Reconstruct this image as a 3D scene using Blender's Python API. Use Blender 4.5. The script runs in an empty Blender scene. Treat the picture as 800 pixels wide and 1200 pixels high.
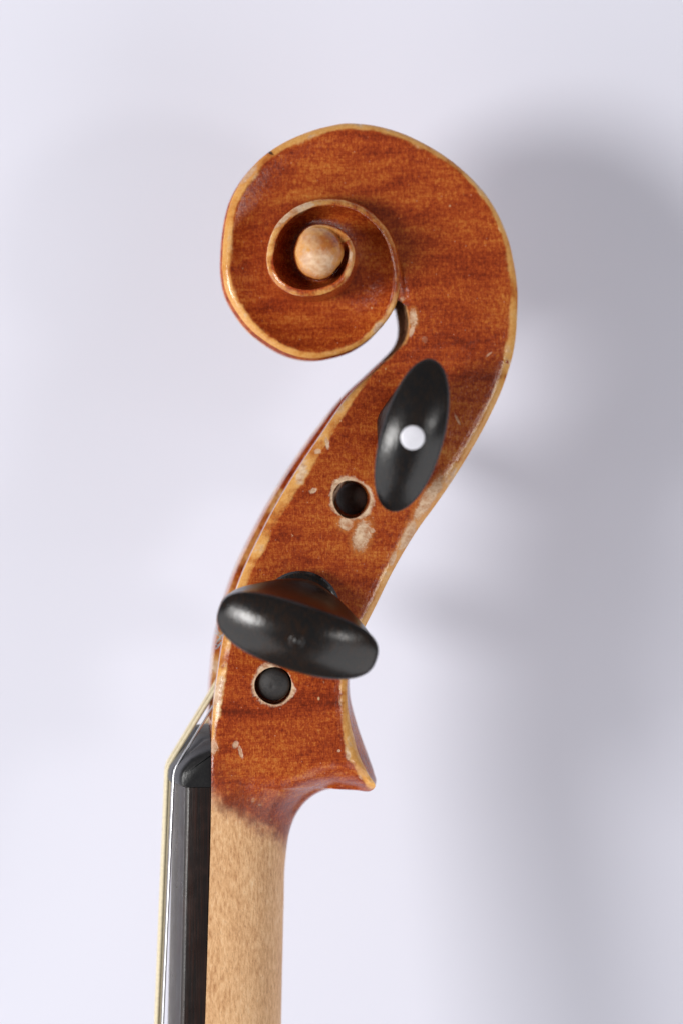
import bpy, bmesh, math, random
import numpy as np
from mathutils import Vector
from mathutils.kdtree import KDTree

random.seed(7); rng = np.random.default_rng(7)
PX = 0.000142                 # one photo pixel at the instrument, in metres
D = 3200.0                    # camera distance in the same pixels
PHI = math.radians(5.0)       # the neck is turned a little, strings towards us
scene = bpy.context.scene
COL = scene.collection

# ------------------------------------------------------------------ camera
cam_d = bpy.data.cameras.new('camera'); cam = bpy.data.objects.new('camera', cam_d); COL.objects.link(cam)
cam.location = (0, -D*PX, 0); cam.rotation_euler = (math.radians(90), 0, 0)
cam_d.sensor_fit = 'VERTICAL'; cam_d.sensor_height = 36.0; cam_d.sensor_width = 24.0
cam_d.lens = 36.0*D/1200.0
cam_d.clip_start = 0.01; cam_d.clip_end = 20.0
cam_d.dof.use_dof = True; cam_d.dof.focus_distance = (D-85)*PX; cam_d.dof.aperture_fstop = 6.7
cam_d.dof.aperture_blades = 7
scene.camera = cam

# ------------------------------------------------------------------ world, lamps, exposure
world = bpy.data.worlds.new('World'); scene.world = world; world.use_nodes = True
bg = world.node_tree.nodes['Background']; bg.inputs[0].default_value = (0.97, 0.97, 1.0, 1); bg.inputs[1].default_value = 0.15
def lamp(name, loc, target, size, power, col, sy=None):
    d = bpy.data.lights.new(name, 'AREA'); d.shape = 'RECTANGLE' if sy else 'DISK'; d.size = size; d.energy = power; d.color = col
    if sy: d.size_y = sy
    o = bpy.data.objects.new(name, d); COL.objects.link(o); o.location = loc
    o.rotation_euler = (Vector(target)-Vector(loc)).to_track_quat('-Z', 'Y').to_euler()
    return o
lamp('studio_lamp', (-0.43, -0.495, -0.02), (0, 0.03, 0), 0.20, 2.85, (1.0, 0.985, 0.965))
lamp('studio_lamp', (0.50, -0.62, -0.05), (0, 0.03, 0), 0.12, 0.65, (1.0, 0.985, 0.965))
lamp('softbox', (-0.80, -0.40, -0.45), (0, 0.03, -0.05), 1.1, 5.7, (0.97, 0.98, 1.0), 1.0)
lamp('softbox', (0.66, -0.40, -0.68), (0, 0.03, -0.05), 1.1, 5.7, (0.97, 0.98, 1.0), 1.0)
vs = scene.view_settings; vs.view_transform = 'Standard'; vs.look = 'None'; vs.exposure = 0.0; vs.gamma = 1.0
scene.render.film_transparent = False

# ------------------------------------------------------------------ coordinates
ROOT = Vector(((300-400)*PX, 0, (600-1560)*PX))
cph, sph = math.cos(PHI), math.sin(PHI)
def U(px, py, y):
    """point of the violin (local pixels) seen at photo pixel (px,py) in the local plane depth y"""
    px = np.asarray(px, float); py = np.asarray(py, float); y = np.asarray(y, float)
    rx, ry, rz = ROOT[0]/PX, ROOT[1]/PX, ROOT[2]/PX
    dx, dy, dz = px-400.0, D, 600.0-py
    cx, cy, cz = -rx, -D-ry, -rz            # camera minus root, world axes
    # local = Rz(-phi) * (c + k d);  y_local = -s*X + c*Y
    k = (y-(-sph*cx+cph*cy))/(-sph*dx+cph*dy)
    X, Y, Z = cx+k*dx, cy+k*dy, cz+k*dz
    lx = cph*X+sph*Y
    return np.stack(np.broadcast_arrays(lx, y, Z), -1)

def interp(xk, yk, x):
    """monotone-ish cubic (Catmull-Rom / Hermite) through keys"""
    xk = np.asarray(xk, float); yk = np.asarray(yk, float); x = np.asarray(x, float)
    h = np.diff(xk); dl = np.diff(yk)/h
    m = np.empty_like(yk); m[0] = dl[0]; m[-1] = dl[-1]
    m[1:-1] = (dl[:-1]*h[1:]+dl[1:]*h[:-1])/(h[1:]+h[:-1])
    i = np.clip(np.searchsorted(xk, x)-1, 0, len(h)-1)
    t = np.clip((x-xk[i])/h[i], 0, 1); H = h[i]
    return (yk[i]*(2*t**3-3*t**2+1)+m[i]*H*(t**3-2*t**2+t)+yk[i+1]*(-2*t**3+3*t**2)+m[i+1]*H*(t**3-t**2))
def sstep(a, b, x):
    t = np.clip((np.asarray(x, float)-a)/(b-a), 0, 1); return t*t*(3-2*t)

# ------------------------------------------------------------------ node helpers
class NT:
    def __init__(s, name):
        s.m = bpy.data.materials.new(name); s.m.use_nodes = True; s.t = s.m.node_tree; s.n = s.t.nodes
        s.b = s.n['Principled BSDF']
    def new(s, typ, **kw):
        n = s.n.new(typ)
        for k, v in kw.items(): setattr(n, k, v)
        return n
    def put(s, sock, v):
        if hasattr(v, 'is_output'): s.t.links.new(v, sock)
        else: sock.default_value = v
    def math(s, op, a, b=0.0, c=None, clamp=False):
        n = s.new('ShaderNodeMath', operation=op, use_clamp=clamp); s.put(n.inputs[0], a); s.put(n.inputs[1], b)
        if c is not None: s.put(n.inputs[2], c)
        return n.outputs[0]
    def add(s, a, b): return s.math('ADD', a, b)
    def sub(s, a, b): return s.math('SUBTRACT', a, b)
    def mul(s, a, b): return s.math('MULTIPLY', a, b)
    def mx(s, a, b): return s.math('MAXIMUM', a, b)
    def vm(s, op, a, b=(0, 0, 0)):
        n = s.new('ShaderNodeVectorMath', operation=op); s.put(n.inputs[0], a); s.put(n.inputs[1], b)
        return n.outputs[1] if op in ('LENGTH', 'DOT_PRODUCT', 'DISTANCE') else n.outputs[0]
    def step(s, a, b, x):
        n = s.new('ShaderNodeMapRange', interpolation_type='SMOOTHSTEP'); s.put(n.inputs[0], x)
        n.inputs[1].default_value = a; n.inputs[2].default_value = b; return n.outputs[0]
    def mix(s, f, a, b):
        n = s.new('ShaderNodeMix', data_type='RGBA'); s.put(n.inputs[0], f)
        for i, v in ((6, a), (7, b)):
            if hasattr(v, 'is_output'): s.t.links.new(v, n.inputs[i])
            else: n.inputs[i].default_value = (*v, 1)
        return n.outputs[2]
    def noise(s, P, scale, sc=1.0, detail=3.0, rough=0.55, dist=0.0):
        v = s.vm('MULTIPLY', P, scale)
        n = s.new('ShaderNodeTexNoise'); s.put(n.inputs['Vector'], v); n.inputs['Scale'].default_value = sc
        n.inputs['Detail'].default_value = detail; n.inputs['Roughness'].default_value = rough; n.inputs['Distortion'].default_value = dist
        return n.outputs[0]
    def attr(s, name):
        n = s.new('ShaderNodeAttribute', attribute_name=name); return n.outputs['Fac']
    def P(s):
        n = s.new('ShaderNodeTexCoord'); return s.vm('MULTIPLY', n.outputs['Object'], (1/PX, 1/PX, 1/PX))
    def bump(s, h, strength, dist):
        n = s.new('ShaderNodeBump'); n.inputs['Strength'].default_value = strength; n.inputs['Distance'].default_value = dist*PX
        s.put(n.inputs['Height'], h); s.put(s.b.inputs['Normal'], n.outputs[0]); return n.outputs[0]
    def ramp(s, x, stops):
        n = s.new('ShaderNodeValToRGB'); s.put(n.inputs[0], x); e = n.color_ramp.elements
        while len(e) < len(stops): e.new(0.5)
        for k, (p, c) in enumerate(stops): e[k].position = p; e[k].color = (*c, 1)
        return n.outputs[0]
    def set(s, **kw):
        for k, v in kw.items(): s.put(s.b.inputs[k.replace('_', ' ')], v)

# ------------------------------------------------------------------ half widths and hollows along the scroll
def Wspiral(t): return interp([-60, -30, 0, 90, 180, 270, 360, 450, 540, 630, 720, 810, 1110], [55, 52, 46, 39, 35, 42, 62, 87, 108, 124, 137, 145, 148], t)
def dish(t): return interp([-30, 0, 90, 180, 270, 330, 400, 450, 540, 630, 700, 744], [0, 4, 7, 10, 15, 19, 27, 32, 40, 44, 34, 4], t)

# ------------------------------------------------------------------ materials
def make_wood():
    s = NT('varnished_maple'); P = s.P()
    edge = s.attr('rim'); front = s.attr('front')
    sx = s.new('ShaderNodeSeparateXYZ'); s.put(sx.inputs[0], P); X, Y, Z = sx.outputs
    # curl of the maple: bands across the neck, long fibres along it
    warp = s.noise(P, (0.006, 0.004, 0.006), 1.0, 2)
    Pw = s.vm('ADD', P, s.vm('MULTIPLY', s.new('ShaderNodeCombineXYZ').outputs[0], (0, 0, 0)))
    cb = s.new('ShaderNodeCombineXYZ'); s.put(cb.inputs[2], s.mul(s.sub(warp, 0.5), 60.0)); Pw = s.vm('ADD', P, cb.outputs[0])
    band = s.noise(Pw, (0.010, 0.008, 0.075), 1.0, 4, 0.62)
    broad = s.noise(Pw, (0.008, 0.006, 0.018), 1.0, 3, 0.55)
    fib = s.noise(P, (0.70, 0.3, 0.045), 1.0, 3, 0.6)
    cross = s.noise(P, (0.035, 0.05, 0.85), 1.0, 3, 0.6)
    mott = s.noise(P, (0.26, 0.2, 0.24), 1.0, 5, 0.72)
    f = s.add(s.mul(band, 0.38), s.mul(broad, 0.42))
    f = s.add(f, s.mul(fib, 0.16)); f = s.add(f, s.mul(cross, 0.17)); f = s.add(f, s.mul(mott, 0.55)); f = s.sub(f, 0.05)
    f = s.math('SUBTRACT', f, 0.30)
    fine = s.noise(P, (0.62, 0.4, 0.52), 1.0, 2, 0.6); thread = s.noise(P, (0.9, 0.5, 0.14), 1.0, 2, 0.6)
    f = s.add(f, s.add(s.mul(s.sub(fine, 0.5), 0.27), s.mul(s.sub(thread, 0.5), 0.24)))
    f = s.math('MULTIPLY_ADD', s.sub(f, 0.5), 1.25, 0.52)
    col = s.ramp(f, [(0.26, (0.13, 0.017, 0.0045)), (0.42, (0.260, 0.033, 0.0070)), (0.53, (0.385, 0.062, 0.0110)), (0.66, (0.52, 0.138, 0.023)), (0.82, (0.64, 0.26, 0.055))])
    # dark pores and pale dust
    pore = s.noise(P, (0.55, 0.4, 0.22), 1.0, 2, 0.6)
    col = s.mix(s.mul(s.step(0.64, 0.74, pore), 0.45), col, (0.10, 0.018, 0.008))
    # wear
    n1 = s.noise(P, (0.09, 0.09, 0.09), 1.0, 5, 0.65); n2 = s.noise(P, (0.028, 0.03, 0.028), 1.0, 4, 0.6); n3 = s.noise(P, (0.40, 0.3, 0.40), 1.0, 3, 0.6)
    rim_mask = s.add(edge, s.add(s.mul(s.sub(n1, 0.5), 0.6), s.mul(s.sub(n2, 0.5), 1.5)))
    ochre = s.mix(s.step(0.30, 0.75, s.add(s.mul(n3, 0.4), s.mul(n2, 0.6))), (0.66, 0.26, 0.046), (0.88, 0.53, 0.19))
    col = s.mix(s.mul(s.step(0.42, 0.90, rim_mask), 0.96), col, ochre)
    fz2 = s.noise(P, (0.15, 0.12, 0.21), 1.0, 5, 0.7)
    raw = s.mix(s.step(0.30, 0.66, s.add(s.mul(fz2, 0.5), s.mul(n1, 0.5))), (0.42, 0.17, 0.07), (0.84, 0.63, 0.43))
    wornrim = s.mul(s.step(0.55, 0.9, rim_mask), s.step(0.56, 0.66, n2))
    col = s.mix(wornrim, col, raw)
    # chipped places, each with a place and a size of its own (photo x, y, depth, half sizes, turn, strength)
    nz = s.add(s.mul(s.sub(n1, 0.5), 2.2), s.mul(s.sub(n3, 0.5), 1.6))
    chips = None; halo = None
    for (px, py, dep, a, b, ang, k) in CHIPS:
        c = U(px, py, dep)
        v = s.vm('SUBTRACT', P, tuple(float(q) for q in c))
        r = s.new('ShaderNodeVectorRotate', rotation_type='Y_AXIS'); s.put(r.inputs['Vector'], v); r.inputs['Angle'].default_value = math.radians(-ang)
        d = s.vm('LENGTH', s.vm('MULTIPLY', r.outputs[0], (1/a, 1/max(a, b, 14), 1/b)))
        q = s.mul(s.step(1.2, 0.72, s.add(d, s.mul(nz, 0.55))), k)
        chips = q if chips is None else s.mx(chips, q)
        if a*b > 25:
            hq = s.mul(s.step(1.9, 0.9, s.add(d, s.mul(nz, 0.5))), k); halo = hq if halo is None else s.mx(halo, hq)
    # rings of bare wood round the peg holes
    for (px, py, dep, r0, r1) in RINGS:
        c = U(px, py, dep); v = s.vm('SUBTRACT', P, tuple(float(q) for q in c))
        d = s.vm('LENGTH', s.vm('MULTIPLY', v, (1, 0.9, 1)))
        q = s.step(r1+2.0, r1-2.0, s.add(d, s.mul(s.add(s.mul(s.sub(n2, 0.5), 24.0), s.mul(nz, 3.2)), 1.0)))
        chips = s.mx(chips, q)
    col = s.mix(s.mul(halo, 0.6), col, (0.60, 0.22, 0.05))
    col = s.mix(s.mul(chips, s.step(0.18, 0.5, s.add(s.mul(fz2, 0.5), s.mul(n1, 0.5)))), col, raw)
    c = U(316, 177, -40); v = s.vm('SUBTRACT', P, tuple(float(q) for q in c))
    r = s.new('ShaderNodeVectorRotate', rotation_type='Y_AXIS'); s.put(r.inputs['Vector'], v); r.inputs['Angle'].default_value = math.radians(50)
    dk = s.step(1.2, 0.7, s.add(s.vm('LENGTH', s.vm('MULTIPLY', r.outputs[0], (1/2.0, 1/16, 1/7.0))), s.mul(nz, 0.4))); col = s.mix(s.mul(dk, 0.9), col, (0.03, 0.015, 0.008))
    # small scratches and specks
    vor = s.new('ShaderNodeTexVoronoi'); s.put(vor.inputs['Vector'], s.vm('MULTIPLY', P, (0.045, 0.03, 0.028))); vor.inputs['Scale'].default_value = 1.0
    speck = s.mul(s.step(0.075, 0.045, vor.outputs['Distance']), s.step(0.52, 0.6, n1))
    col = s.mix(s.mul(speck, 0.75), col, (0.74, 0.5, 0.27))
    vor2 = s.new('ShaderNodeTexVoronoi'); s.put(vor2.inputs['Vector'], s.vm('MULTIPLY', P, (0.09, 0.05, 0.09))); vor2.inputs['Scale'].default_value = 1.0
    dust = s.step(0.075, 0.04, vor2.outputs['Distance']); col = s.mix(s.mul(dust, 0.4), col, (0.7, 0.5, 0.36))
    # handled, unvarnished neck
    zb = s.add(s.mul(s.sub(X, float(U(290, 960, -80)[0])), 0.66), s.sub(Z, float(U(290, 960, -80)[2])))
    zb = s.add(zb, s.add(s.mul(s.sub(n2, 0.5), 46.0), s.mul(s.sub(n1, 0.5), 30.0)))
    bare = s.step(16.0, -22.0, zb)
    fl = s.noise(P, (0.36, 0.3, 0.10), 1.0, 5, 0.7); fl2 = s.noise(P, (0.030, 0.03, 0.011), 1.0, 4)
    fl3 = s.noise(P, (0.75, 0.6, 0.16), 1.0, 2, 0.6)
    neck = s.ramp(s.add(s.mul(fl, 0.74), s.mul(fl2, 0.26)), [(0.33, (0.44, 0.20, 0.075)), (0.45, (0.66, 0.36, 0.165)), (0.56, (0.81, 0.49, 0.25)), (0.72, (0.88, 0.62, 0.37))])
    neck = s.mix(s.mul(s.step(0.60, 0.72, fl3), 0.5), neck, (0.30, 0.12, 0.05))
    grime = s.mul(s.step(85.0, -10.0, zb), s.step(0.40, 0.60, s.add(s.mul(n1, 0.5), s.mul(n2, 0.5))))
    col = s.mix(s.mul(grime, 0.68), col, (0.13, 0.035, 0.016))
    col = s.mix(bare, col, neck)
    # black grime on the string side under the scroll
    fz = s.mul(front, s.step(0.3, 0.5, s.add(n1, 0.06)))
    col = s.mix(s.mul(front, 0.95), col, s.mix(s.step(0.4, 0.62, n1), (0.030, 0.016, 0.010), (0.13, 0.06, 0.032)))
    h = s.add(s.mul(n1, 0.9), s.add(s.mul(n3, 0.35), s.mul(n2, 2.0))); h = s.sub(h, s.mul(chips, 0.9)); h = s.sub(h, s.mul(s.mul(fl, bare), 0.6))
    h = s.mul(h, s.math('MULTIPLY_ADD', edge, -0.75, 1.0)); s.bump(h, 0.42, 2.2)
    rough = s.add(0.13, s.mul(n1, 0.16)); rough = s.mul(rough, s.math('MULTIPLY_ADD', edge, -0.35, 1.0)); rough = s.mx(rough, s.mul(s.step(60.0, 0.0, zb), 0.42)); rough = s.mx(rough, s.mul(bare, 0.52)); rough = s.mx(rough, s.mul(chips, 0.55)); rough = s.mx(rough, s.mul(front, 0.95))
    s.set(Base_Color=col, Roughness=rough, IOR=1.5, Specular_IOR_Level=s.math('MULTIPLY_ADD', front, -0.4, 0.4))
    return s.m
def make_ebony(name, base, brown, rough, grain=0.05, bump=0.35):
    s = NT(name); P = s.P()
    n = s.noise(P, (0.5, 0.5, grain), 1.0, 3, 0.6); n2 = s.noise(P, (0.035, 0.035, 0.035), 1.0, 4, 0.6); n3 = s.noise(P, (0.35, 0.35, 0.35), 1.0, 3)
    col = s.mix(s.step(0.4, 0.75, n), base, brown); col = s.mix(s.mul(s.step(0.5, 0.75, n2), 0.5), col, brown)
    s.bump(s.add(s.mul(n, 0.5), s.add(n2, s.mul(n3, 0.35))), bump, 1.2)
    s.set(Base_Color=col, Roughness=s.add(rough, s.mul(s.sub(n2, 0.4), 0.22)), Specular_IOR_Level=0.42)
    return s.m
def make_plain(name, col, rough, metal=0.0, twist=None, spec=0.5):
    s = NT(name)
    if twist:
        P = s.P(); n = s.noise(P, twist, 1.0, 3, 0.6)
        c = s.mix(n, tuple(q*0.72 for q in col), tuple(min(1, q*1.18) for q in col)); s.set(Base_Color=c); s.bump(n, 0.4, 0.6)
    else: s.set(Base_Color=(*col, 1))
    s.set(Roughness=rough, Metallic=metal, Specular_IOR_Level=spec)
    return s.m
CHIPS = [
    (424, 627, -72, 9.5, 17, 12, 1.0), (405, 613, -72, 9, 8, 30, 0.9), (367, 575, -68, 4.5, 2.8, -25, 0.9), (276, 872, -84, 3.2, 4.5, 35, 0.7), (282, 881, -84, 2.2, 7.5, -14, 0.8),
    (502, 584, -64, 7, 30, 35, 0.95), (477, 628, -66, 6, 20, 25, 0.9), (460, 655, -68, 3, 9, 20, 0.9), (291, 203, -48, 5.5, 20, 40, 0.95), (270, 240, -48, 4, 12, 20, 0.85),
    (331, 257, -98, 4.5, 15, 47, 0.9), (383, 520, -60, 2.5, 7, -8, 0.9), (372, 529, -60, 4, 3, 0, 0.85), (484, 373, -53, 4.5, 10, 0, 0.85), (482, 388, -53, 3, 8, 20, 0.7), (497, 398, -54, 3, 4, 0, 0.25),
    (395, 418, -50, 6, 4, -10, 0.8), (536, 492, -58, 1.6, 7, -28, 0.55), (250, 875, -84, 5, 8, 0, 0.8), (408, 886, -88, 3, 5, 10, 0.9), (424, 913, -88, 3, 7, -35, 0.8), (297, 938, -84, 2.2, 3, 20, 0.35), (305, 944, -84, 3, 1.6, 0, 0.35), (318, 962, -80, 1.6, 2, 0, 0.5),
    (436, 622, -70, 3, 3, 0, 0.8), (573, 415, -56, 1.3, 5, 50, 0.5), (374, 308, -152, 20, 16, 0, 0.75), (366, 285, -150, 12, 9, 30, 0.45), (411, 300, -145, 4, 9, 0, 0.8), (472, 350, -60, 4, 4, 0, 0.55), (397, 880, -88, 1.6, 1.6, 0, 0.7)]
RINGS = [(412, 585, -67, 21.5, 25.5), (320, 803, -81, 21, 23.2)]
WOOD = make_wood()
EBONY = make_ebony('peg_ebony', (0.008, 0.0078, 0.0085), (0.020, 0.012, 0.008), 0.20)
EBONY_OLD = make_ebony('worn_peg_ebony', (0.008, 0.0078, 0.008), (0.026, 0.012, 0.006), 0.19, 0.08, 0.3)
EBONY_NUT = make_ebony('nut_ebony', (0.010, 0.010, 0.011), (0.018, 0.017, 0.017), 0.30, 0.25, 0.35)
EBONY_BOARD = make_ebony('fingerboard_ebony', (0.0095, 0.0065, 0.006), (0.030, 0.011, 0.007), 0.28, 0.012, 0.3)
END_GRAIN = make_ebony('end_grain_ebony', (0.022, 0.020, 0.020), (0.040, 0.032, 0.028), 0.55, 0.5, 0.8)
PEARL = make_plain('pearl', (0.80, 0.79, 0.86), 0.25, 0.0, (0.07, 0.07, 0.05))
GUT = make_plain('gut_core_string', (0.80, 0.69, 0.46), 0.45, 0.0, (0.15, 0.15, 0.30))
STEEL = make_plain('steel_string', (0.82, 0.82, 0.84), 0.3, 1.0)
SILK = make_plain('blue_silk', (0.36, 0.56, 0.64), 0.8, 0.0, (0.5, 0.5, 0.5))

# ------------------------------------------------------------------ mesh helpers
ROOT_OBJ = bpy.data.objects.new('violin', None); COL.objects.link(ROOT_OBJ)
ROOT_OBJ.location = ROOT; ROOT_OBJ.rotation_euler = (0, 0, PHI); ROOT_OBJ.empty_display_size = 0.01
ROOT_OBJ['label'] = 'orange brown violin neck and scroll with black pegs, upright before a pale wall'; ROOT_OBJ['category'] = 'violin'

class MB:
    def __init__(s): s.v = []; s.f = []; s.a = {}
    def add(s, pts, **attrs):
        b = len(s.v); s.v.extend([tuple(p) for p in np.asarray(pts, float).reshape(-1, 3)]); n = len(s.v)-b
        for k, val in attrs.items():
            s.a.setdefault(k, {}); val = np.broadcast_to(np.asarray(val, float), (n,))
            for i in range(n): s.a[k][b+i] = float(val[i])
        return b
    def grid(s, A, closed=False, **attrs):
        """A: rows x cols x 3"""
        r, c = A.shape[:2]; b = s.add(A, **{k: np.broadcast_to(v, (r, c)).reshape(-1) for k, v in attrs.items()})
        for i in range(r-1):
            for j in range(c if closed else c-1):
                j2 = (j+1) % c; s.f.append((b+i*c+j, b+i*c+j2, b+(i+1)*c+j2, b+(i+1)*c+j))
        return b
    def build(s, name, mat, parent, sharp=38, merge=0.03, flip=False):
        bm = bmesh.new()
        for k in s.a: bm.verts.layers.float.new(k)
        lay = {k: bm.verts.layers.float[k] for k in s.a}
        vs_ = [bm.verts.new(p) for p in s.v]
        for k, d in s.a.items():
            for i, val in d.items(): vs_[i][lay[k]] = val
        for f in s.f:
            try: bm.faces.new([vs_[i] for i in dict.fromkeys(f)])
            except ValueError: pass
        if merge: bmesh.ops.remove_doubles(bm, verts=bm.verts, dist=merge)
        bmesh.ops.dissolve_degenerate(bm, dist=0.004, edges=bm.edges)
        bmesh.ops.recalc_face_normals(bm, faces=bm.faces)
        for v in bm.verts: v.co *= PX
        me = bpy.data.meshes.new(name); bm.to_mesh(me); bm.free()
        return finish(name, me, mat, parent, sharp)
def finish(name, me, mat, parent, sharp=38):
    me.shade_smooth()
    if sharp: me.set_sharp_from_angle(angle=math.radians(sharp))
    me.materials.append(mat); o = bpy.data.objects.new(name, me); COL.objects.link(o); o.parent = parent
    return o
def frames(path):
    """parallel transported frames along a polyline"""
    p = np.asarray(path, float); T = np.gradient(p, axis=0); T /= np.linalg.norm(T, axis=1)[:, None]+1e-12
    a = np.cross(T[0], (0.31, 0.9, 0.2)); a /= np.linalg.norm(a); N = [a]
    for i in range(1, len(p)):
        a = a-T[i]*np.dot(a, T[i]); a /= np.linalg.norm(a); N.append(a)
    N = np.array(N); return T, N, np.cross(T, N)
def tube(mb, path, rad, seg=10):
    p = np.asarray(path, float); T, N, B = frames(p); rad = np.broadcast_to(np.asarray(rad, float), (len(p),))
    an = np.linspace(0, 2*np.pi, seg, endpoint=False)
    A = p[:, None]+rad[:, None, None]*(np.cos(an)[None, :, None]*N[:, None]+np.sin(an)[None, :, None]*B[:, None])
    b = mb.grid(A, True); mb.f.append(tuple(b+i for i in range(seg))); e = b+(len(p)-1)*seg; mb.f.append(tuple(e+i for i in range(seg)))

# ------------------------------------------------------------------ backdrop
def backdrop():
    s = NT('backdrop_paper'); n = s.new('ShaderNodeTexCoord').outputs['Object']
    a = s.noise(n, (6, 6, 6), 1.0, 3); b = s.noise(n, (900, 900, 900), 1.0, 2)
    s.set(Base_Color=s.mix(a, (0.753, 0.752, 0.848), (0.773, 0.772, 0.866)), Roughness=0.75, Specular_IOR_Level=0.2); 
    nb = s.new('ShaderNodeBump'); nb.inputs['Strength'].default_value = 0.1; nb.inputs['Distance'].default_value = 0.0002; s.put(nb.inputs['Height'], b); s.put(s.b.inputs['Normal'], nb.outputs[0])
    me = bpy.data.meshes.new('backdrop'); w, h = 1.6, 1.4
    sl = (573-350)/(1160-300.0)                                  # the wall leans: nearer behind the scroll
    yy = lambda z: (350+ (600-300)*sl)*PX - z*sl
    me.from_pydata([(-w, yy(-h), -h), (w, yy(-h), -h), (w, yy(h), h), (-w, yy(h), h), (-w, yy(-h)+.02, -h), (w, yy(-h)+.02, -h), (w, yy(h)+.02, h), (-w, yy(h)+.02, h)], [],
                   [(0, 1, 2, 3), (5, 4, 7, 6), (4, 5, 1, 0), (3, 2, 6, 7), (1, 5, 6, 2), (4, 0, 3, 7)])
    me.materials.append(s.m); o = bpy.data.objects.new('backdrop', me); COL.objects.link(o); o['kind'] = 'structure'
    o['label'] = 'plain pale lavender wall behind the violin'
backdrop()

# ------------------------------------------------------------------ outline of the scroll
C0 = np.array((372.0, 298.0))
OUT = [(585, 461), (592, 445), (596.5, 430), (600, 417), (604, 392), (605.5, 367), (606, 342), (602, 310), (595, 280), (585, 255), (570, 230), (545, 202.5), (520, 182.5), (495, 167.5), (470, 156), (445, 148.5), (420, 145), (410, 144.5),
       (380, 149), (350, 159), (322.5, 173), (300, 191), (282.5, 212.5), (270, 237.5), (264, 265), (261, 295), (261, 320), (265, 342), (277, 365), (295, 387), (315, 402), (340, 415), (365, 420), (390, 417.5), (415, 409), (440, 391), (452, 377.5), (463.5, 358),
       (467, 344), (468.5, 325), (466, 305), (461, 285), (453, 269), (440, 254), (424, 242), (405, 235), (390, 233), (372, 234), (355, 239), (338, 249), (322, 267), (314.5, 287), (312.5, 305), (315, 319), (322, 331), (334, 341), (352, 347), (374, 346), (390, 341), (402, 333),
       (411, 320), (416, 301), (413.5, 286), (405, 274), (393, 267), (379, 263.5), (365, 265), (354, 273), (348, 285), (346, 297), (348, 309), (354, 319), (363, 325), (374, 327), (386, 323), (394, 315), (400, 306), (402.5, 296), (402, 289), (399, 282), (395, 277)]
OUT = np.array(OUT, float); dv = OUT-C0
ang = np.degrees(np.unwrap(np.arctan2(-dv[:, 1], dv[:, 0]))); rad = np.hypot(dv[:, 0], dv[:, 1])
T0 = -30.0; STEP = 1.5; TURN = 240
kT0, kTC, kTE, kEND = 0, TURN, 516, 516+TURN
TS = T0+STEP*np.arange(kEND+1)
RO = interp(ang, rad, TS)
wob = np.convolve(rng.normal(0, 1, len(TS)+24), np.ones(25)/25, 'valid')     # the hand of the carver
RO = RO+wob*0.9*sstep(0, 60, TS-T0)
def ray(k, r):
    a = np.radians(TS[k]); return C0[0]+r*np.cos(a), C0[1]-r*np.sin(a)
HO = Wspiral(TS)-10*sstep(744, 815, TS)
# where the floor of each turn meets the wall of the next: a little outside that next edge, more below it
offs = 2.0+5.5*np.clip(-np.sin(np.radians(TS[:kTE+1]-20)), 0, 1)*sstep(180, 240, TS[:kTE+1])+0.5*np.clip(-np.cos(np.radians(TS[:kTE+1])), 0, 1)
offs = np.where(TS[:kTE+1] > 360, np.minimum(offs, 2.0), offs)
offs = offs+8.0*(1-sstep(T0, T0+22, TS[:kTE+1]))
RI = RO[TURN:TURN+kTE+1]+offs
RI = np.minimum(RI, RO[:kTE+1]-9.0)
FL = Wspiral(TS[:kTE+1])-dish(TS[:kTE+1])
SPINE_Y = np.array([-0.80, -0.6, -0.4, -0.2, -0.06, 0.0])
FLUTE = np.array([-3.0, -6.5, -6.5, -3.0, 0.6, 1.4])

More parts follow.
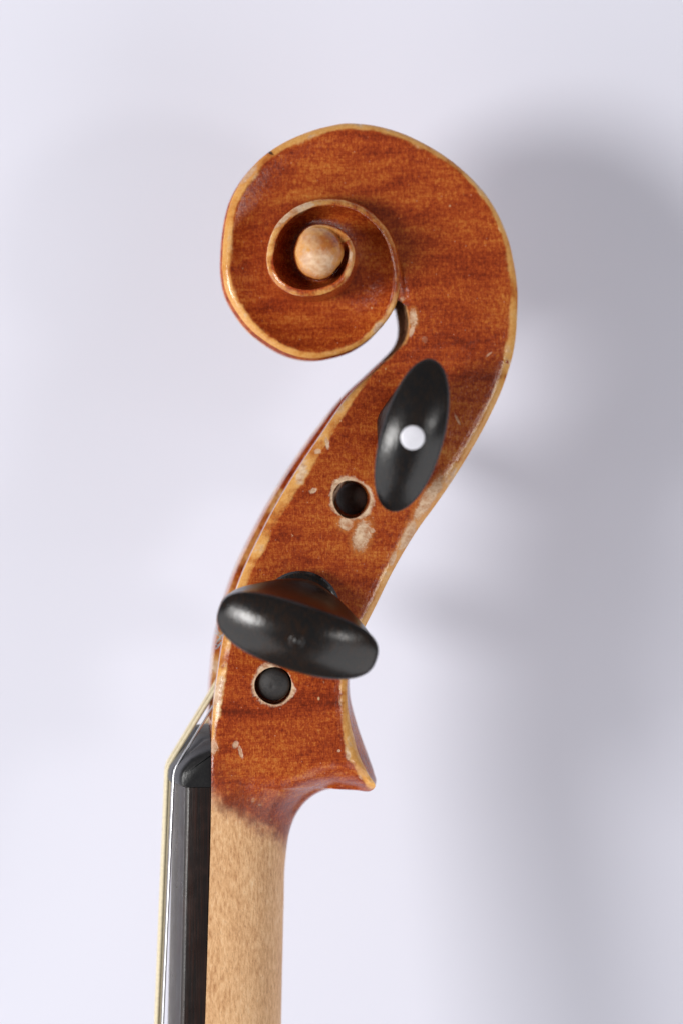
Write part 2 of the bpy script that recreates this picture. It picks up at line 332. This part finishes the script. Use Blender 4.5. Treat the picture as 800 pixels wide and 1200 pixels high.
CTR = U(C0[0], C0[1], 0)
def SIDE(P, sgn):
    """the near half as it is, or its mirror image: the far half of the volute is cut a little shallower"""
    P = np.array(P, float)
    if sgn > 0: return P
    an_ = np.degrees(np.arctan2(P[..., 2]-CTR[2], P[..., 0]-CTR[0])) % 360
    f = sstep(80, 160, an_)*(1-sstep(285, 322, an_))
    P[..., 1] *= -(1-0.30*f)
    return P
def build_scroll():
    mb = MB(); ks = np.arange(kTE+1)
    ss = np.concatenate([[0], np.linspace(0, 1, 30)[1:]**1.25])
    OUTER = {}
    rows = []; rims = []
    for k in ks:
        t = TS[k]; h = HO[k]; f = FL[k]; rw = 6.0+1.8*np.sin(np.radians(t-90)) if t < 300 else 6.0
        rw = min(rw, (RO[k]-RI[k])*0.45)
        ro, ri = RO[k], RI[k]
        rr = [ro, ro-0.2*rw, ro-0.95*rw, ro-1.3*rw]; dd = [h-5.0, h-3.0, h-0.2, h-0.4*min(1, dish(t)/15)]
        u = np.linspace(0, 1, 26)[1:]
        r2 = rr[-1]+(ri-rr[-1])*u
        fade = (1-u)**2.6
        
        d2 = f+(dd[-1]-f)*fade + 0.0
        fil = 0.0*u*(1 if k > 16 else k/16.0)          # soft foot of the inner wall
        d2 = d2+fil
        r = np.concatenate([rr, r2]); d = np.concatenate([dd, d2])
        bl = 1-float(sstep(0, 34, k))
        if bl > 0:                                                       # grows out of the flat cheek of the peg box
            cb = 8.0; rb = np.concatenate([[ro, ro-cb*0.42, ro-cb, ro-cb-3], ro-cb-3+(ri+3-(ro-cb-3))*u]); db = np.concatenate([[h-cb*0.62, h-cb*0.18, h, h], np.full(len(u), h)]); db[-1] = h-2.4
            rb[-1] = ri; rb[-2] = ri+3; db[-2] = h
            r = r*(1-bl)+rb*bl; d = d*(1-bl)+db*bl
        px, py = ray(k, r); rows.append(U(px, py, -d))
        e = np.concatenate([[0.9, 0.98, 0.85, 0.55], 0.55*np.clip(1-(rr[-1]-r2)/6.5, 0, 1)])*(1-0.25*float(sstep(270, 360, t))); rims.append(e)
    A = np.array(rows); E = np.array(rims)
    for sgn in (1, -1):
        mb.grid(SIDE(A, sgn), rim=E, front=np.zeros_like(E))
    # walls between a turn's edge and the floor of the turn outside it
    W = []; WE = []
    for k in range(kTC, kEND+1):
        if k <= kTE: top = A[k, 0]
        else:
            px, py = ray(k, RO[k]); top = U(px, py, -(HO[k]-5.0))
        foot = A[k-TURN, -1]; q = np.linspace(0, 1, 7)[:, None]
        w = top*(1-q)+foot*q
        W.append(w); WE.append(np.clip(0.55-q[:, 0]*3, 0, 1))
    W = np.array(W); WE = np.array(WE)
    # fluted back of the outer turn
    S = []; SE = []; ctr = U(C0[0], C0[1], -40)
    for k in range(kT0, kTC+1):
        o = A[k, 0]; n = o-ctr; n[1] = 0; n /= np.linalg.norm(n)
        g = 1-0.75*sstep(300, 330, TS[k]); y = o[1]
        row = [o]+[np.array((o[0], y*-sy if False else y*(-sy), o[2]))+n*fl*g for sy, fl in zip(SPINE_Y, FLUTE)]
        half = row; S.append(half+[SIDE(p, -1) for p in half[-2::-1]])
    S = np.array(S); SEr = np.zeros(S.shape[:2]); SEr[:, 0] = 1; SEr[:, -1] = 1; SEr[:, 1] = .25; SEr[:, -2] = .25
    mb.grid(S, rim=SEr, front=np.zeros(S.shape[:2]))
    for sgn in (1, -1): mb.grid(SIDE(W, sgn), rim=WE, front=np.zeros(WE.shape))
    # roof of the throat: from the spine's end to the head of the peg box
    sp = S[-1]; foot = W[0][-1]; ffar = SIDE(foot, -1); fr_ = (sp[:, 1]-sp[0, 1])/(sp[-1, 1]-sp[0, 1])
    ft = foot+(ffar-foot)*fr_[:, None]
    R_ = np.array([sp+(ft-sp)*q+np.array((0, 0, 3.0*math.sin(q*math.pi))) for q in np.linspace(0, 1, 7)])
    R_[:, 0] = W[0]; R_[:, -1] = SIDE(W[0], -1)
    mb.grid(R_, rim=np.zeros(R_.shape[:2]), front=np.ones(R_.shape[:2]))
    # cap towards the peg box
    lo = list(A[0])+[SIDE(p, -1) for p in A[0][::-1]]+list(S[0][::-1][1:-1])
    b = mb.add(lo, rim=0, front=0); mb.f.append(tuple(range(b, b+len(lo))))
    # the eye
    rho = np.array([1.0, 0.985, 0.95, 0.88, 0.78, 0.66, 0.52, 0.38, 0.24, 0.1, 0.0]); EY = []
    cc = np.array((373.0, 296.0))
    for k in range(kTE, kEND+1):
        px, py = ray(k, RO[k]); h0 = HO[k]-5.0
        top = Wspiral(1090)+10; hb = HO[kEND]-5.0
        pr = np.sqrt(1-(rho*0.985)**2); pr = pr-pr[0]; pr = pr/pr[-1]
        mg = float(sstep(744, 880, TS[k])); rb = RO[kEND]+(RO[k]-RO[kEND])*mg
        bx, by = ray(k, rb)
        led = np.linspace(0, 1, 5)[:-1]                                  # ledge that runs out into the button
        lx = px+(bx-px)*led; ly = py+(by-py)*led; lh = h0+(hb-h0)*led+1.5*np.sin(led*np.pi)*(1-mg)
        row = U(np.concatenate([lx, cc[0]+(bx-cc[0])*rho]), np.concatenate([ly, cc[1]+(by-cc[1])*rho]), -np.concatenate([lh, hb+(top-hb)*pr]))
        row[0] = A[kTE, 0] if k == kTE else row[0]; EY.append(row)
    EY = np.array(EY); er = np.broadcast_to(np.full(EY.shape[1], 0.78), EY.shape[:2])
    for sgn in (1, -1): mb.grid(SIDE(EY, sgn), rim=er, front=np.zeros(er.shape))
    # closing sliver where the last turn runs into the eye
    lo = list(EY[0])+list(EY[-1][::-1][1:])+list(W[-1][1:])+list(A[kTE][::-1][1:-1])
    for sgn in (1, -1):
        b = mb.add(SIDE(np.array(lo), sgn), rim=0.3, front=0); mb.f.append(tuple(range(b, b+len(lo))))
    return mb.build('scroll', WOOD, ROOT_OBJ, 50)
build_scroll()

# ------------------------------------------------------------------ peg box and neck: ribs from the string side to the back
# (front x, y, back x, y, half width, front chamfer, back chamfer, spine rise, flute depth, roundness)
RIBS = [
    (475.0, 358, 596.5, 430, 52, 3, 8, 1.4, -6.5, 0), (477.0, 377, 588, 455, 53, 3, 8, 1.4, -6.5, 0), (472, 400, 570, 494, 54, 3, 8, 1.0, -6.5, 0), (442, 431, 550, 530, 56, 3, 8, 1.0, -6, 0), (412, 460, 533.5, 557, 59, 6, 9, 1, -6, 0),
    (376, 510, 509, 593, 63, 10, 9, 1, -6, 0), (349, 550, 492, 616, 66, 11, 9, 1, -6, 0), (304, 630, 457, 675, 72, 10, 8, 1, -6, 0), (283, 676, 441, 708, 75, 9, 8, 1.5, -6, 0), (268, 722, 425, 740, 77, 9, 8, 3, -5, 0), (262, 748, 413.5, 766, 78, 9, 8, 6, -3, 0),
    (255.5, 790, 407.5, 792, 81, 8, 8, 8, 0, 0), (251.5, 820, 407, 822, 83, 6, 8, 10, 0, 0), (249.5, 845, 410.5, 850, 85, 4.5, 9, 13, 2, 0), (248.5, 866, 416, 873, 87, 3, 10, 15, 3, 0), (248, 882, 423.5, 893, 88, 1.5, 11, 15, 3, 0), (248, 895, 432, 909, 88, 1, 11, 11, 3, 0.0),
    (248, 906, 440, 923, 88, 1, 10, 4.5, 1, 0.06), (248, 914, 433, 928.5, 87, 1, 12, 1, 0, 0.3), (248, 921, 414, 924.8, 86, 1, 12, 0, 0, 0.62), (248, 929, 396, 923.6, 85.5, 1, 10, 0, 0, 0.85), (247.8, 940, 377, 928, 85, 1, 6, 0, 0, 0.9), (247.6, 952, 360, 939, 84.5, 1, 6, 0, 0, 1), (247.4, 966, 348, 954.5, 84, 1, 6, 0, 0, 1), (247, 984, 340, 974, 84, 1, 6, 0, 0, 1),
    (246.6, 1004, 335.5, 1003, 84, 1, 6, 0, 0, 1), (245, 1060, 333.2, 1060, 84.5, 1, 6, 0, 0, 1), (243.3, 1120, 331.8, 1120, 85, 1, 6, 0, 0, 1), (241, 1195, 330.2, 1195, 87, 1, 6, 0, 0, 1), (236, 1360, 327, 1360, 90, 1, 6, 0, 0, 1), (230, 1555, 324, 1555, 93, 1, 6, 0, 0, 1)]
RIBS = np.array(RIBS, float)
RIBS[0, 0:2] = ray(0, RI[0]); RIBS[0, 2:4] = ray(0, RO[0])
arc = np.concatenate([[0], np.cumsum(np.hypot(*(np.diff((RIBS[:, 0:2]+RIBS[:, 2:4])/2, axis=0).T))+0.25*np.hypot(*np.diff(RIBS[:, 2:4], axis=0).T))])
def rib_at(s_): return np.stack([interp(arc, RIBS[:, j], s_) for j in range(RIBS.shape[1])], -1)
NCH = 44
UNDER = [(420, 926), (396, 923.6), (377, 928), (360, 939), (348, 954.5)]
CU = np.linspace(0, 1, NCH)
def section(r):
    ix, iy, ox, oy, w, cf, cb, sp, fd, rnd = r
    L = math.hypot(ox-ix, oy-iy); I = np.array((ix, iy)); O = np.array((ox, oy)); e = (O-I)/L
    d3 = lambda p, y: U(p[0], p[1], y)
    Ic = d3(I, -(w-cf*0.66)); Oc = d3(O, -(w-cb*0.62))
    dirn = Oc-Ic; dirn[1] = 0; dirn /= np.linalg.norm(dirn)
    front = [np.array((Ic[0], y, Ic[2])) for y in (0, -0.33*w, -0.66*w, Ic[1])]
    a = I+e*cf; b = O-e*cb
    cheek = [d3(a+(b-a)*u, -w) for u in CU]
    # slightly softened chamfer
    mid = d3(O-e*cb*0.42, -(w-cb*0.18))
    back = [mid, Oc]+[np.array((Oc[0], Oc[1]*(-sy), Oc[2]))+dirn*(fl/6.5*(-fd if fl < 0 else 0)*-1*0+fl_) for sy, fl, fl_ in
                 zip(SPINE_Y, FLUTE, [fd*0.45+sp*0.12, fd+sp*0.4, fd+sp*0.7, fd*0.45+sp*0.9, sp*0.98, sp])]
    box = np.array(front+cheek+back)
    rims = [0, 0.3, 0.42, 0.9]+list(np.clip(1-(CU*np.linalg.norm(b-a))/7, 0, 1)*0.75+np.clip(1-((1-CU)*np.linalg.norm(b-a))/7, 0, 1)*0.75)+[1, 0.95, 0.2, 0, 0, 0, 0, 0]
    rims = np.array(rims)*(1-0.9*min(1, rnd*2.5)); rims[3:6] *= min(1, cf/4.0)
    if rnd > 0:
        tau = np.linspace(0, 1, NCH+8)*np.pi/2
        u = np.sin(tau)**(2/2.6); y = -w*np.clip(np.cos(tau), 0, 1)**(2/2.2)
        Iz = d3(I, -w); Oz = d3(O, -0.15*w)
        rd = np.array([np.array((Iz[0], yy, Iz[2])) for yy in (0, -0.33*w, -0.66*w, -w)]+[np.array((Iz[0]+(Oz[0]-Iz[0])*uu, yy, Iz[2]+(Oz[2]-Iz[2])*uu)) for uu, yy in zip(u, y)])
        box = box*(1-rnd)+rd*rnd
    return box, rims
def lattice(s_list):
    B = []; R = []
    for r in rib_at(s_list):
        b, q = section(r); B.append(b); R.append(q)
    return np.array(B), np.array(R)
def ringed(mb, s_list):
    B, R = lattice(s_list); r = rib_at(s_list)
    und = np.array([U(q[0], q[1], -80) for q in UNDER])
    for a_, b_ in ((0, 0),):
        d = np.full(B.shape[:2], 1e9)
        for p0, p1 in zip(und[:-1], und[1:]):
            e_ = p1-p0; L2 = e_[0]**2+e_[2]**2
            t_ = np.clip(((B[..., 0]-p0[0])*e_[0]+(B[..., 2]-p0[2])*e_[2])/L2, 0, 1)
            d = np.minimum(d, np.hypot(B[..., 0]-p0[0]-t_*e_[0], B[..., 2]-p0[2]-t_*e_[2]))
        B = B.copy(); B[..., 1] *= 1-0.42*np.clip(1-d/34, 0, 1)**2
    Bm = B*np.array((1, -1, 1))
    lean = 3.8*sstep(440, 520, r[:, 1])*(1-sstep(760, 850, r[:, 1]))      # the far cheek stands a little prouder
    for j, q in ((1, 0.7), (2, 1), (3, 1), (4, 1), (5, .9), (6, .7), (7, .5), (8, .3)): Bm[:, j, 0] -= lean*q; Bm[:, j, 2] += lean*q*0.6
    full = np.concatenate([B, Bm[:, -2:0:-1]], 1); RR = np.concatenate([R, R[:, -2:0:-1]], 1)
    fr = np.zeros_like(RR); th = 1-sstep(415, 520, r[:, 1])
    nb = B.shape[1]; nf = full.shape[1]
    for j in list(range(0, 4))+list(range(nf-3, nf)): fr[:, j] = th
    RR = RR.copy(); RR[:, nf-3:nf] = 0.62  # far front face paled: worn edge plus painted grazing sheen from the left
    b = mb.grid(full, True, rim=RR, front=fr)
    mb.f.append(tuple(b+i for i in range(nf))); e = b+(len(s_list)-1)*nf; mb.f.append(tuple(e+i for i in range(nf)))
    return full
S_SPLIT = float(np.interp(1010, RIBS[:, 1], arc))
def build_pegbox():
    mb = MB(); n = 300
    ringed(mb, np.linspace(0, S_SPLIT, n))
    ob = mb.build('pegbox', WOOD, ROOT_OBJ, None, merge=0.02)
    # trough for the strings
    cut = MB(); s0 = float(np.interp(425, RIBS[:, 1], arc)); s1 = float(np.interp(842, RIBS[:, 1], arc))
    ring = []
    for r in rib_at(np.linspace(s0, s1, 40)):
        I = np.array(r[0:2]); O = np.array(r[2:4]); hw = max(16, r[4]-33)
        a = U(*(I+(O-I)*-0.2), 0); b = U(*(I+(O-I)*0.66), 0)
        ring.append([a+(0, -hw, 0), b+(0, -hw*0.8, 0), b+(0, hw*0.6, 0), a+(0, hw*0.55, 0)])
    g = np.array(ring); b = cut.grid(g, True); cut.f.append((b, b+1, b+2, b+3)); e = b+39*4; cut.f.append((e, e+1, e+2, e+3))
    holes = MB()
    for (px, py, r, y0, y1) in ((412, 585, 22.0, -130, -20), (320, 803, 21.5, -140, -25)):
        c = U(px, py, -72); an = np.linspace(0, 2*np.pi, 48, endpoint=False)
        rows = []
        for y in (y0, y1):
            rr = r+0.5*np.sin(3*an+py)
            rows.append(np.stack([c[0]+rr*np.cos(an), np.full(48, y), c[2]+rr*np.sin(an)], -1))
        b = holes.grid(np.array(rows), True); holes.f.append(tuple(range(b, b+48))); holes.f.append(tuple(range(b+48, b+96)))
    src = ob.data; kd = KDTree(len(src.vertices))
    for v in src.vertices: kd.insert(v.co, v.index)
    kd.balance()
    at = {k: np.array([d.value for d in src.attributes[k].data]) for k in ('rim', 'front')}
    cutters = [c.build('cutter', WOOD, ROOT_OBJ, None) for c in (cut, holes)]
    for c in cutters:
        m = ob.modifiers.new('cut', 'BOOLEAN'); m.operation = 'DIFFERENCE'; m.solver = 'EXACT'; m.object = c
    dg = bpy.context.evaluated_depsgraph_get(); me = bpy.data.meshes.new_from_object(ob.evaluated_get(dg))
    ob.modifiers.clear(); ob.data = me; me.name = 'pegbox'
    for k, arr in at.items():
        if k in me.attributes: me.attributes.remove(me.attributes[k])
        lay = me.attributes.new(k, 'FLOAT', 'POINT')
        for v in me.vertices:
            co, i, d = kd.find(v.co); lay.data[v.index].value = arr[i] if d < 3*PX else 0.0
    for c in cutters: bpy.data.objects.remove(c)
    while len(me.materials) > 1: me.materials.pop()
    me.shade_smooth(); me.set_sharp_from_angle(angle=math.radians(42))
    return ob
build_pegbox()
def build_neck():
    mb = MB(); ringed(mb, np.linspace(S_SPLIT, arc[-1], 160)); return mb.build('neck', WOOD, ROOT_OBJ, 42)
build_neck()

# ------------------------------------------------------------------ fingerboard and nut
p_top = [U(219.5, 925, -83), U(213.5, 1200, -86)]; p_bot = [U(247.6, 925, -83), U(240.8, 1195, -86)]
def lin(p, z): return p[0][0]+(p[1][0]-p[0][0])*(z-p[0][2])/(p[1][2]-p[0][2])
Z_NUT = float(U(240, 922.5, -84)[2]); Z_END = 5.0
def arch(y, hw, A=13.5): return A*(1-np.clip(np.abs(y)/hw, 0, 1)**2.1)
def build_board():
    mb = MB(); rows = []
    for z in np.linspace(Z_NUT-0.6, Z_END, 60):
        hw = 83+(Z_NUT-z)*0.012; xt = lin(p_top, z); xb = lin(p_bot, z)-0.3
        ys = np.concatenate([[-hw, -hw, -hw+0.8, -hw+2.8], np.linspace(-hw+6, hw-6, 31), [hw-2.8, hw-0.8, hw, hw]])
        xs = xt-arch(ys, hw); xs[0] = xb; xs[-1] = xb; xs[1] = xt+3.2; xs[-2] = xt+3.2; xs[2] = xt+1.0; xs[-3] = xt+1.0; xs[3] -= 0.6; xs[-4] -= 0.6
        rows.append(np.stack([xs, ys, np.full_like(ys, z)], -1))
    A = np.array(rows); b = mb.grid(A, True); n = A.shape[1]; mb.f.append(tuple(range(b, b+n))); e = b+59*n; mb.f.append(tuple(range(e, e+n)))
    return mb.build('fingerboard', EBONY_BOARD, ROOT_OBJ, 30)
build_board()
STR_Y = [-56.0, -19.0, 19.0, 56.0]
xN = lin(p_top, Z_NUT); xJ = lin(p_bot, Z_NUT)
def build_nut():
    mb = MB(); rows = []; hw = 84.0
    ys = np.unique(np.concatenate([[-hw, -hw+1.2, -hw+3, -hw+6, -hw+10], np.linspace(-hw+14, hw-14, 85), [hw-10, hw-6, hw-3, hw-1.2, hw]]))
    z0 = Z_NUT
    for y in ys:
        a = float(arch(y, hw, 14.5)); en = float(1-np.clip((hw-abs(y))/(4.5 if y < 0 else 12.0), 0, 1)); en = en*en      # rounded ends
        slot = sum(math.exp(-((y-q)/3.4)**2) for q in STR_Y)*2.4
        xf = xN-a-7.5+en*3.0+slot; up = 1+0.62*float(1-np.clip(abs(y)/hw, 0, 1)**1.6)*(1 if y < 0 else 0.9)
        prof = [(xJ, z0), (xf+6, z0), (xf+1.0, z0+2.5), (xf, z0+7), (xf+0.6, z0+14), (xf+2.6, z0+20-en*2), (xf+6.5, z0+25.2-en*4), (xf+13, z0+32*(0.9+0.1*up)-en*5), (xf+22, z0+36.5*(0.6+0.4*up)-en*5), (xf+34, z0+40*up-en*5)]
        prof = [(min(px_, xJ-0.5*(9-i)*0.02), pz) for i, (px_, pz) in enumerate(prof)]
        prof += [(xJ, prof[-1][1]+2)]
        rows.append([(p[0], y, p[1]) for p in prof])
    A = np.array(rows); b = mb.grid(A, True); n = A.shape[1]; mb.f.append(tuple(range(b, b+n))); e = b+(len(ys)-1)*n; mb.f.append(tuple(range(e, e+n)))
    return mb.build('nut', EBONY_NUT, ROOT_OBJ, 40)
build_nut()

# ------------------------------------------------------------------ pegs
def build_peg(base, tip, longdir, Lmax, Tmax, shaft_to, r_in, r_out, mat, label, dot=None, scale=0.94, nub=False, nexp=2.1):
    base = np.array(base, float); tip = np.array(tip, float); a = tip-base; H = np.linalg.norm(a); a /= H
    l = np.array(longdir, float); l -= a*np.dot(l, a); l /= np.linalg.norm(l); t = np.cross(a, l)
    mb = MB(); an = np.linspace(0, 2*np.pi, 96, endpoint=False)
    c, sn = np.cos(an), np.sin(an); RL, RT = 150.0, Tmax*1.55
    ol = np.sign(c)*np.abs(c)**(2/nexp); ot = np.sign(sn)*np.abs(sn)**(2/nexp)          # outline of the ridge
    ka = np.array([0.0, 0.04, 0.10, 0.20, 0.32, 0.46, 0.60, 0.74, 0.88, 1.0])
    kl = np.array([0.34, 0.53, 0.68, 0.82, 0.90, 0.94, 0.975, 0.99, 0.997, 1.0])
    kt = np.array([1.02, 0.97, 0.86, 0.72, 0.625, 0.59, 0.62, 0.71, 0.86, 1.0])
    rows = []
    for s_ in np.concatenate([np.linspace(0, 0.96, 36), [0.985, 1.0]]):
        el = ol*Lmax*float(interp(ka, kl, s_)); et = ot*Tmax*float(interp(ka, kt, s_))
        ar = H-(ol*Lmax)**2/(2*RL)-(ot*Tmax)**2/(2*RT)-2.0
        rows.append(base+np.outer(el, l)+np.outer(et, t)+np.outer(s_*ar, a))
    for k in np.concatenate([[0.993, 0.98, 0.96, 0.935], np.linspace(0.91, 0.04, 24), [0.0]]):
        el = ol*Lmax*k; et = ot*Tmax*k; rnd = 2.0*max(0.0, (k-0.91)/0.09)**2
        rows.append(base+np.outer(el, l)+np.outer(et, t)+np.outer(H-el**2/(2*RL)-et**2/(2*RT)-rnd, a))
    A = np.array(rows); b = mb.grid(A, True); n_ = len(an); mb.f.append(tuple(range(b, b+n_)))
    # tapered shaft through both cheeks
    st = base+a*(-abs(shaft_to)); path = np.array([base+(st-base)*u for u in np.concatenate([np.linspace(0, 0.97, 20), [0.985, 0.995, 1.0]])])
    rad_ = np.concatenate([np.linspace(r_in, r_out, 20), [r_out*0.97, r_out*0.86, r_out*0.6]])
    tube(mb, path, rad_, 32)
    ob = mb.build('peg', mat, ROOT_OBJ, 45)
    if label: ob['label'] = label
    # turned collar
    cl = MB(); prof = [(24.5, -20), (30, -19), (33.5, -16.5), (34.5, -13.5), (33, -10.5), (29.5, -9.2), (28.5, -8), (31.5, -6.2), (32, -3.5), (29.5, -0.5), (25.5, 1.5), (22, 3)]
    an2 = np.linspace(0, 2*np.pi, 48, endpoint=False)
    R = np.array([[base+a*h+(l*np.cos(x)+t*np.sin(x))*r*scale for x in an2] for r, h in prof])
    cl.grid(R, True); cl.build('collar', mat, ob, 40)
    if dot:
        dl, dt, dr = dot; dm = MB(); RR = []
        # a disc let into the rounded end, standing a hair proud of it
        for r, h in ((1.0, -4.0), (1.0, 0.3), (0.93, 0.9), (0.6, 1.2), (0.25, 1.35), (0.02, 1.4)):
            RR.append([base+a*(H+h-0.4)+l*(dl+dr*r*math.cos(x))+t*(dt+dr*r*math.sin(x)) for x in an2])
        dm.grid(np.array(RR), True); dm.build('pearl_dot', PEARL, ob, 40)
    if nub:
        nm = MB(); RR = []
        for r, h in ((9.5, -3.0), (9, 0.6), (7, 1.5), (5, 0.7), (3.6, 1.9), (1.5, 2.7), (0.05, 2.8)):
            RR.append([base+a*(H+h-1.0)+l*(r*math.cos(x))+t*(r*math.sin(x)) for x in an2])
        nm.grid(np.array(RR), True); nm.build('end_stub', mat, ob, 60)
    return ob
bA = U(477, 499, -62-22); tA = U(483, 513, -62-22-150)
bE = U(352, 717, -76-20); tE = U(348, 751, -76-20-138)
build_peg(bA, tA, (0.27, 0, 1.0), 87, 34.5, 165, 23, 18, EBONY, 'smooth black peg with a white pearl dot in its end', dot=(0, 0, 13.2), scale=0.98)
build_peg(bE, tE, (0.95, 0, -0.30), 91, 37.5, 195, 24, 19, EBONY_OLD, 'worn black peg with a small turned stub and no dot', nub=True, nexp=2.6, scale=1.3)
# the two pegs turned from the far side; their shaft ends show in the holes
eD = U(412, 585, -72+46); eG = U(320, 803, -81+4)
fD = eD+np.array((26, 72-46+70+20, 16.)); fG = eG+np.array((34, 81-4+80+18, 34.))
for e_, f_, ld, txt in ((eD, fD, (0.9, 0, -0.45), 'black peg seen only by its shaft end deep in the upper hole'), (eG, fG, (0.9, 0, -0.32), 'black peg whose domed shaft end shows in the lower hole')):
    dr_ = (f_-e_)/np.linalg.norm(f_-e_)
    pg = build_peg(f_, f_+dr_*132, ld, 80, 31, np.linalg.norm(f_-e_), 23, 18.5, EBONY, txt)
    eb = MB(); l_ = np.cross(dr_, (0, 0, 1.0)); l_ /= np.linalg.norm(l_); t_ = np.cross(dr_, l_); an_ = np.linspace(0, 2*np.pi, 40, endpoint=False)
    eb.grid(np.array([[e_-dr_*h_+(l_*np.cos(x)+t_*np.sin(x))*r_ for x in an_] for r_, h_ in ((18.7, -14), (18.7, -3), (18.0, -0.5), (16, 1.6), (12, 3.6), (7, 5.2), (3, 6.0), (1.5, 5.2), (0.1, 5.0))]), True)
    eb.build('shaft_end', END_GRAIN, pg, 50)

# ------------------------------------------------------------------ strings
def catmull(pts, n=14):
    p = np.array(pts, float); s_ = np.concatenate([[0], np.cumsum(np.linalg.norm(np.diff(p, axis=0), axis=1))])
    x = np.linspace(0, s_[-1], n*len(p)); return np.stack([np.interp(x, s_, p[:, j]) for j in range(3)], -1)
def build_string(i, r, mat, pegc, pegaxis_y, pegr, label, silk_from=None):
    y = STR_Y[i]; a = float(arch(y, 84, 14.5)); z0 = Z_NUT
    xs = xN-a-7.5+2.4-r*0.9
    low = np.array((lin(p_top, Z_END)-float(arch(y, 95))-20, y*1.12, Z_END))
    crest = [np.array((xs, y, z0+2)), np.array((xs+0.1, y, z0+8)), np.array((xs+0.8, y, z0+14)), np.array((xs+2.8, y, z0+20)), np.array((xs+6.0, y, z0+25.5))]
    pc = np.array(pegc, float); out = np.array((-0.86, 0, 0.5)) if i != 3 else np.array((-0.5, 0, 0.86))
    R = pegr+r; yw = pegaxis_y
    d = pc-crest[-1]; d[1] = 0; d /= np.linalg.norm(d); nrm = np.array((-d[2], 0, d[0])); nrm = nrm if nrm[0] < 0 else -nrm
    tang = np.array((pc[0], yw, pc[2]))+nrm*R
    coil = []
    th0 = math.atan2(nrm[2], nrm[0]); sg = -1.0
    for k in range(90):
        th = th0+sg*k/90*4*2*math.pi; coil.append((pc[0]+R*math.cos(th), yw+(k/90)*r*8.6*(1 if yw < 0 else -1), pc[2]+R*math.sin(th)))
    up = np.array([crest[-1]+(tang-crest[-1])*u for u in np.linspace(0, 1, 24)[1:]])
    dn = np.array([low+(crest[0]-low)*u for u in np.linspace(0, 1, 24)[:-1]])
    path = np.concatenate([dn, np.array(crest), up, np.array(coil)[1:]])
    mb = MB(); tube(mb, path, r, 12); o = mb.build('string', mat, ROOT_OBJ, 45, merge=0.0); o['label'] = label
    if silk_from is not None:
        a0, a1 = silk_from; sm = MB(); tube(sm, np.array([crest[-1]+(tang-crest[-1])*u for u in np.linspace(a0, a1, 12)]), r+0.5, 12); sm.build('silk_thread', SILK, o, 45)
cE = (bE+(tE-bE)*0); 
def on_axis(b, t_, y):
    k = (y-b[1])/(t_[1]-b[1]); return b+(t_-b)*k
build_string(0, 1.5, STEEL, on_axis(bE, tE, -26), -30, 22, 'thin shiny steel string nearest the camera')
build_string(1, 2.4, GUT, on_axis(bA, tA, -12), -14, 21, 'pale yellow wound string', (0.36, 0.45))
build_string(2, 2.6, GUT, U(412, 585, 0), 14, 21, 'pale yellow wound string')
build_string(3, 3.2, GUT, U(320, 803, 0), 32, 21, 'pale yellow wound string farthest from the camera')

tuft = MB()
for k in range(6):
    p0 = np.array(U(259+rng.uniform(-1, 3), 748+rng.uniform(-9, 9), -10+rng.uniform(-14, 8))); v = np.array((-6.5+rng.uniform(-2, 3), rng.uniform(-6, 6), rng.uniform(-7, 7)))
    tube(tuft, np.array([p0+v*u+np.array((0, 0, 3*math.sin(u*3+k))) for u in np.linspace(0, 1, 7)]), 0.5, 6)
tuft.build('silk_thread', SILK, [o for o in ROOT_OBJ.children if o.name.startswith('string')][1], 45)
